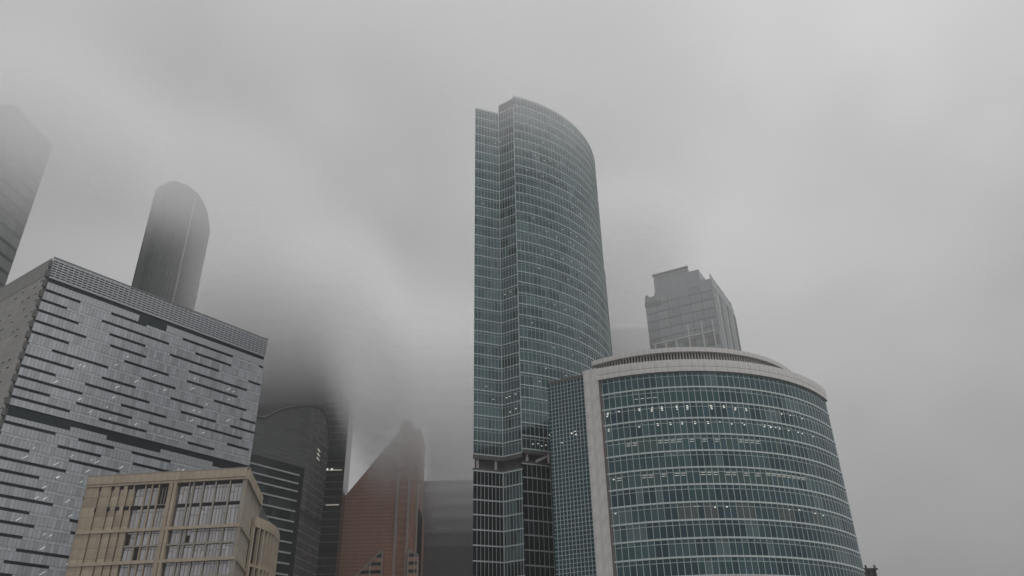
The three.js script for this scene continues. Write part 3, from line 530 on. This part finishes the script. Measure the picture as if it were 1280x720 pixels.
// ---------------------------------------------------------------- netted tower behind the curved office block
{
  const T = thing('stepped_grey_tower', 'pale grey tower with stepped roof and thin white frames behind curved office block', 'tower');
  const K = [85.91, -300], dir = [62.78 - 85.91, -311.73 + 300], fl = Math.hypot(...dir), d = [dir[0] / fl, dir[1] / fl], E = [102.35, -329.36];
  const on = (s, o = 0) => [62.78 - dir[0] * s + -d[1] * -o, -311.73 - dir[1] * s + d[0] * -o]; // s = 0..1 along the front, o outwards
  const W = on(-0.155), f = segs([W, K])[0], g = segs([K, E])[0], R = rng(91);
  const body = [0.28, 0.32, 0.24].map((v) => paint(v * 0.88, v, v * 1.06, 0.4)), white = paint(0.62, 0.64, 0.64, 0.5), dk = paint(0.10, 0.105, 0.11, 0.6);
  const bk = (s) => { const p = on(s); return [p[0] + (E[0] - K[0]), p[1] + (E[1] - K[1])]; };
  add(T, 'core', prism([W, K, E, bk(-0.155)].reverse(), 0, 170.6), dk);
  const blk = (s0, s1, y0, y1, m, name = 'roof_block') => add(T, name, prism([on(s0), on(s1), bk(s1), bk(s0)].reverse(), y0, y1), m);
  blk(-0.155, 1, 170.6, 172.4, body[0]); blk(0.02, 1, 172.4, 175.7, body[1]); blk(0.035, 0.9, 175.7, 176.2, body[0]);
  blk(0.04, 0.83, 176.2, 181.7, body[1]); blk(0.05, 0.655, 181.7, 183.2, body[0]);
  const cp = segs([on(0.03), on(0.66)])[0]; add(T, 'roof_coping', boxG(cp.x, 184.1, cp.z, cp.L, 1.1, 0.9, cp.yaw), dk);
  blk(-0.14, -0.1, 172.4, 175.2, dk, 'roof_mast');
  const sl = segs([on(-0.16), on(0.125)])[0]; add(T, 'dark_slot', boxG(sl.x + sl.nx * 0.25, 170.2, sl.z + sl.nz * 0.25, sl.L, 2.2, 0.5, sl.yaw), dk);
  for (let y = 2; y < 170; y += 4.2) segs(resample([W, K], 4.8)).forEach((s) => add(T, 'panel', boxG(s.x + s.nx * 0.1, y + 2, s.z + s.nz * 0.1, s.L - 0.2, 3.75, 0.25, s.yaw), y > 138 && y < 150 && R() < 0.5 ? dk : body[Math.floor(R() * 3)]));
  for (let y = 2; y < 172; y += 8.4) segs(resample([K, E], 5.6)).forEach((s, i) => add(T, 'side_panel', boxG(s.x + s.nx * 0.1, y + 4.15, s.z + s.nz * 0.1, s.L - (i % 2 ? 1.6 : 0.5), 8.2, 0.25, s.yaw), body[i % 3]));
  for (const s of [-0.06, 0.12, 0.3, 0.52, 0.75, 0.93]) { const p = on(s, 0.5); add(T, 'frame_post', boxG(p[0], s > 0.5 ? 78 : 75, p[1], 0.5, s > 0.5 ? 156 : 150, 0.5, f.yaw), white); }
  for (const y of [150.6, 142.3, 134]) { const q = segs([on(-0.1), on(0.97)])[0]; add(T, 'frame_rail', boxG(q.x + q.nx * 0.6, y, q.z + q.nz * 0.6, q.L, 0.45, 0.4, q.yaw), white); }
  for (let i = 0; i <= 6; i++) { const x = K[0] + (E[0] - K[0]) * i / 6, z = K[1] + (E[1] - K[1]) * i / 6; add(T, 'side_fin', boxG(x + g.nx * 0.4, 86, z + g.nz * 0.4, 0.55, 172, 0.8, g.yaw), i % 2 ? white : body[1]); }
  add(T, 'side_parapet', sweep([K, E], 0.5, -0.5, 172.1, 175.6), body[0]);
}
// ---------------------------------------------------------------- faint tower in the cloud between the curved tower and the stepped one
{
  const T = thing('faint_cloud_tower', 'faint grey tower mostly hidden in cloud between the curved and stepped towers', 'tower');
  add(T, 'body', boxG(68, 112, -455, 34, 224, 26, 0), glass(0.07, 0.078, 0.08, 1.5, 0.2, [1, 1, 1]));
  for (let i = 0; i < 9; i++) add(T, 'rib', boxG(52 + i * 4, 112, -441.8, 0.7, 223.8, 0.5, 0), paint(0.14, 0.15, 0.15));
}
// ---------------------------------------------------------------- sliver of a low building beside the office block
{
  const T = thing('low_dark_building', 'low dark building peeking out beside the curved office block', 'building');
  add(T, 'body', boxG(92.2, 20.8, -238, 12, 41.6, 16, 0), paint(0.06, 0.065, 0.068, 0.6));
  for (let i = 0; i < 9; i++) add(T, 'pilaster', boxG(87 + i * 1.36, 20.7, -229.9, 0.35, 41.2, 0.4, 0), paint(0.13, 0.13, 0.13));
  add(T, 'cornice', boxG(92.3, 41.85, -237.9, 12.6, 0.5, 16.6, 0), paint(0.1, 0.1, 0.1));
  for (const x of [95.6, 98.0]) add(T, 'roof_post', boxG(x, 42.5, -230, 0.4, 0.8, 0.4, 0), paint(0.1, 0.1, 0.1));
}

// ---------------------------------------------------------------- low cloud: thin strata stacked through the air round the upper storeys, cut from one density field
{
  const foot = []; // plan outlines of what stands in the cloud, with their heights: the air right against a wall stays clearer
  const inside = (P, x, z) => { let c = false; for (let i = 0, j = P.length - 1; i < P.length; j = i++) if ((P[i][1] > z) !== (P[j][1] > z) && x < (P[j][0] - P[i][0]) * (z - P[i][1]) / (P[j][1] - P[i][1]) + P[i][0]) c = !c; return c; };
  const away = (P, x, z) => { if (inside(P, x, z)) return 0; let m = 1e9; for (let i = 0, j = P.length - 1; i < P.length; j = i++) { const ax = P[j][0], az = P[j][1], bx = P[i][0] - ax, bz = P[i][1] - az, t = clamp(((x - ax) * bx + (z - az) * bz) / (bx * bx + bz * bz), 0, 1); m = Math.min(m, Math.hypot(x - ax - bx * t, z - az - bz * t)); } return m; };
  foot.push([205, [[-11.7, -216], [-3.6, -219.2], [1.8, -215.9], ...arc(-14.5, -262.5, 49.4, 19.25, 98, 8), [-12, -300]]]);
  foot.push([238, [[-150, -430], [-94.1, -430], [-98, -462], [-150, -462]]]);
  foot.push([153, [[-120.3, -349.3], [-101.3, -375], [-97, -400], [-122, -412], [-142, -363]]]);
  foot.push([170, [[-98.4, -450], [-55.3, -450], [-55.3, -478], [-98.4, -478]]]);
  foot.push([148, [[-59, -500], [-5, -500], [-5, -528], [-59, -528]]]);
  foot.push([184, [[59.2, -313.5], [85.9, -300], [102.4, -329.4], [75.6, -343]]]);
  foot.push([269, [[-199.8, -362.3], [-192.3, -350.7], [-181.4, -345], [-173, -355], [-173, -371], [-178.4, -393.6], [-190, -396], [-200, -380]]]);
  foot.push([294, [[-300, -312], [-256, -310], [-252.4, -342.6], [-300, -346]]]);
  foot.push([224, [[51, -442], [85, -442], [85, -468], [51, -468]]]);
  foot.push([155, [[-203.5, -267.9], [-162.2, -239.6], [-105.5, -308.9], [-146.8, -337.2]]]);
  // banks: centre x z, reach x z, base height, height over which they thicken, extinction per metre of height, top (fades out above)
  const banks = [
    [24, -182, 60, 44, 150, 46, 0.034, 200, 20], // crown of the curved tower
    [-148, -312, 64, 56, 206, 46, 0.058, 254, 20], // rounded tower
    [-218, -276, 74, 64, 200, 56, 0.058, 274, 22], // flat grey tower
    [54, -262, 64, 42, 92, 30, 0.010, 172], // stepped grey tower
  ];
  const far = (x, y, z) => { // broad deck beyond the silver block: its base hangs lower over the copper tower
    const w = smooth(-80, -56, x), v = smooth(-130, 0, x), u = smooth(-99, -70, x), base = 150 - 46 * u, k = 0.2 - 0.11 * w - 0.05 * u * (1 - w);
    return k * smooth(-312 - 34 * w, -405 - 20 * w, z) * smooth(-205, -125, x) * smooth(60, -10, x) * smooth(base, base + 60, y) * smooth(274 - 24 * v, 200 - 20 * v, y) * smooth(-512, -462, z)
      + 0.045 * smooth(-66, -48, x) * smooth(50, 0, x) * smooth(-400, -460, z) * smooth(92, 122, y) * smooth(165, 140, y)
      + 0.06 * bell(Math.hypot((x - 60) / 64, (z + 388) / 52)) * smooth(140, 205, y);
  };
  const bell = (d) => { const q = Math.max(0, 1 - d * d); return q * q * (3 - 2 * q); };
  function density(x, y, z) {
    let s = 0; const wx = 10 * (fbm(x / 60, y / 50, z / 60 + 9, 2) - 0.5), wy = 22 * (fbm(x / 45 + 3, y / 80, z / 45, 2) - 0.5);
    for (const [cx, cz, rx, rz, y0, dy, k, y1, dt = 15] of banks) { const d = Math.hypot((x + wx - cx) / rx, (z + wx - cz) / rz); if (d < 1) s += k * bell(d) * smooth(y0, y0 + dy, y + wy) * smooth(y1 + dt, y1 - dt, y); }
    s += far(x + wx, y + wy * 0.6, z);
    return s ? s * (0.72 + 0.56 * fbm(x / 55 + 50, y / 40, z / 55, 3)) : 0;
  }
  const X0 = -320, X1 = 140, Z0 = -550, Z1 = -130, step = 8, n = 23, A = 5, C = 400, px = new Uint8Array(A * C * A * C * 4), P = [], U = [], I = [];
  const cell = 5, nx = Math.round((X1 - X0) / cell), nz = Math.round((Z1 - Z0) / cell), sub = 2;
  for (let k = 0; k < n; k++) {
    const y = 98 + step * k, ox = (k % A) * C, oy = Math.floor(k / A) * C, G = 200, al = new Float32Array((G + 1) * (G + 1));
    const near = foot.filter(([h]) => h > y - 4).map(([h, q]) => [h, q.map(([x, z]) => [x * 2.5, z])]); // walls face along z: the clear air lies before and behind them
    for (let j = 0; j <= G; j++) for (let i = 0; i <= G; i++) {
      const x = X0 + (X1 - X0) * i / G, z = Z0 + (Z1 - Z0) * j / G, d = density(x, y, z); if (d < 1e-4) continue;
      let m = 1; for (const [, q] of near) { m = Math.min(m, smooth(0, 18, away(q, x * 2.5, z))); if (!m) break; }
      al[j * (G + 1) + i] = 1 - Math.exp(-d * step * m);
    }
    const look = (u, v) => { const i = Math.min(G - 1, Math.floor(u * G)), j = Math.min(G - 1, Math.floor(v * G)), a = u * G - i, b = v * G - j, f = (p, q) => al[(j + q) * (G + 1) + i + p]; return (f(0, 0) * (1 - a) + f(1, 0) * a) * (1 - b) + (f(0, 1) * (1 - a) + f(1, 1) * a) * b; };
    for (let j = 0; j < C; j++) for (let i = 0; i < C; i++) { const q = Math.floor(255 * look((i + 0.5) / C, (j + 0.5) / C) + hash3(i, j, k)); px.set([q, q, q, 255], ((oy + j) * A * C + ox + i) * 4); }
    for (let j = 0; j < nz; j++) for (let i = 0; i < nx; i++) {
      let any = 0; for (const [p, q] of [[0, 0], [1, 0], [0, 1], [1, 1], [0.5, 0.5]]) any = Math.max(any, look((i + p) / nx, (j + q) / nz));
      if (any < 0.004) continue;
      const b = P.length / 3;
      for (const [p, q] of [[0, 0], [1, 0], [1, 1], [0, 1]]) { const u = (i + p) / nx, v = (j + q) / nz; P.push(X0 + (X1 - X0) * u, y, Z0 + (Z1 - Z0) * v); U.push((ox + clamp(u * C, 0.5, C - 0.5)) / (A * C), (oy + clamp(v * C, 0.5, C - 0.5)) / (A * C)); }
      I.push(b, b + 2, b + 1, b, b + 3, b + 2);
    }
  }
  const am = new THREE.DataTexture(px, A * C, A * C); am.magFilter = THREE.LinearFilter; am.minFilter = THREE.LinearFilter; am.needsUpdate = true;
  const g = new THREE.BufferGeometry(); g.setAttribute('position', new THREE.Float32BufferAttribute(P, 3)); g.setAttribute('uv', new THREE.Float32BufferAttribute(U, 2)); g.setIndex(I); g.computeVertexNormals();
  const m = new THREE.Mesh(g, new THREE.MeshPhysicalMaterial({ color: rgb(0.775, 0.775, 0.78), roughness: 1, transmission: 1, thickness: 0, specularIntensity: 0, transparent: true, alphaMap: am, side: THREE.DoubleSide, depthWrite: false }));
  m.name = 'low_cloud'; m.castShadow = m.receiveShadow = true; scene.add(m); tag(m, 'low grey cloud wrapped around the upper storeys of the towers', 'cloud', null, 'stuff');
}
// thin even haze in the air
scene.fog = new THREE.FogExp2(0xe4e6e8, 0.0004);

renderer.render(scene, camera);
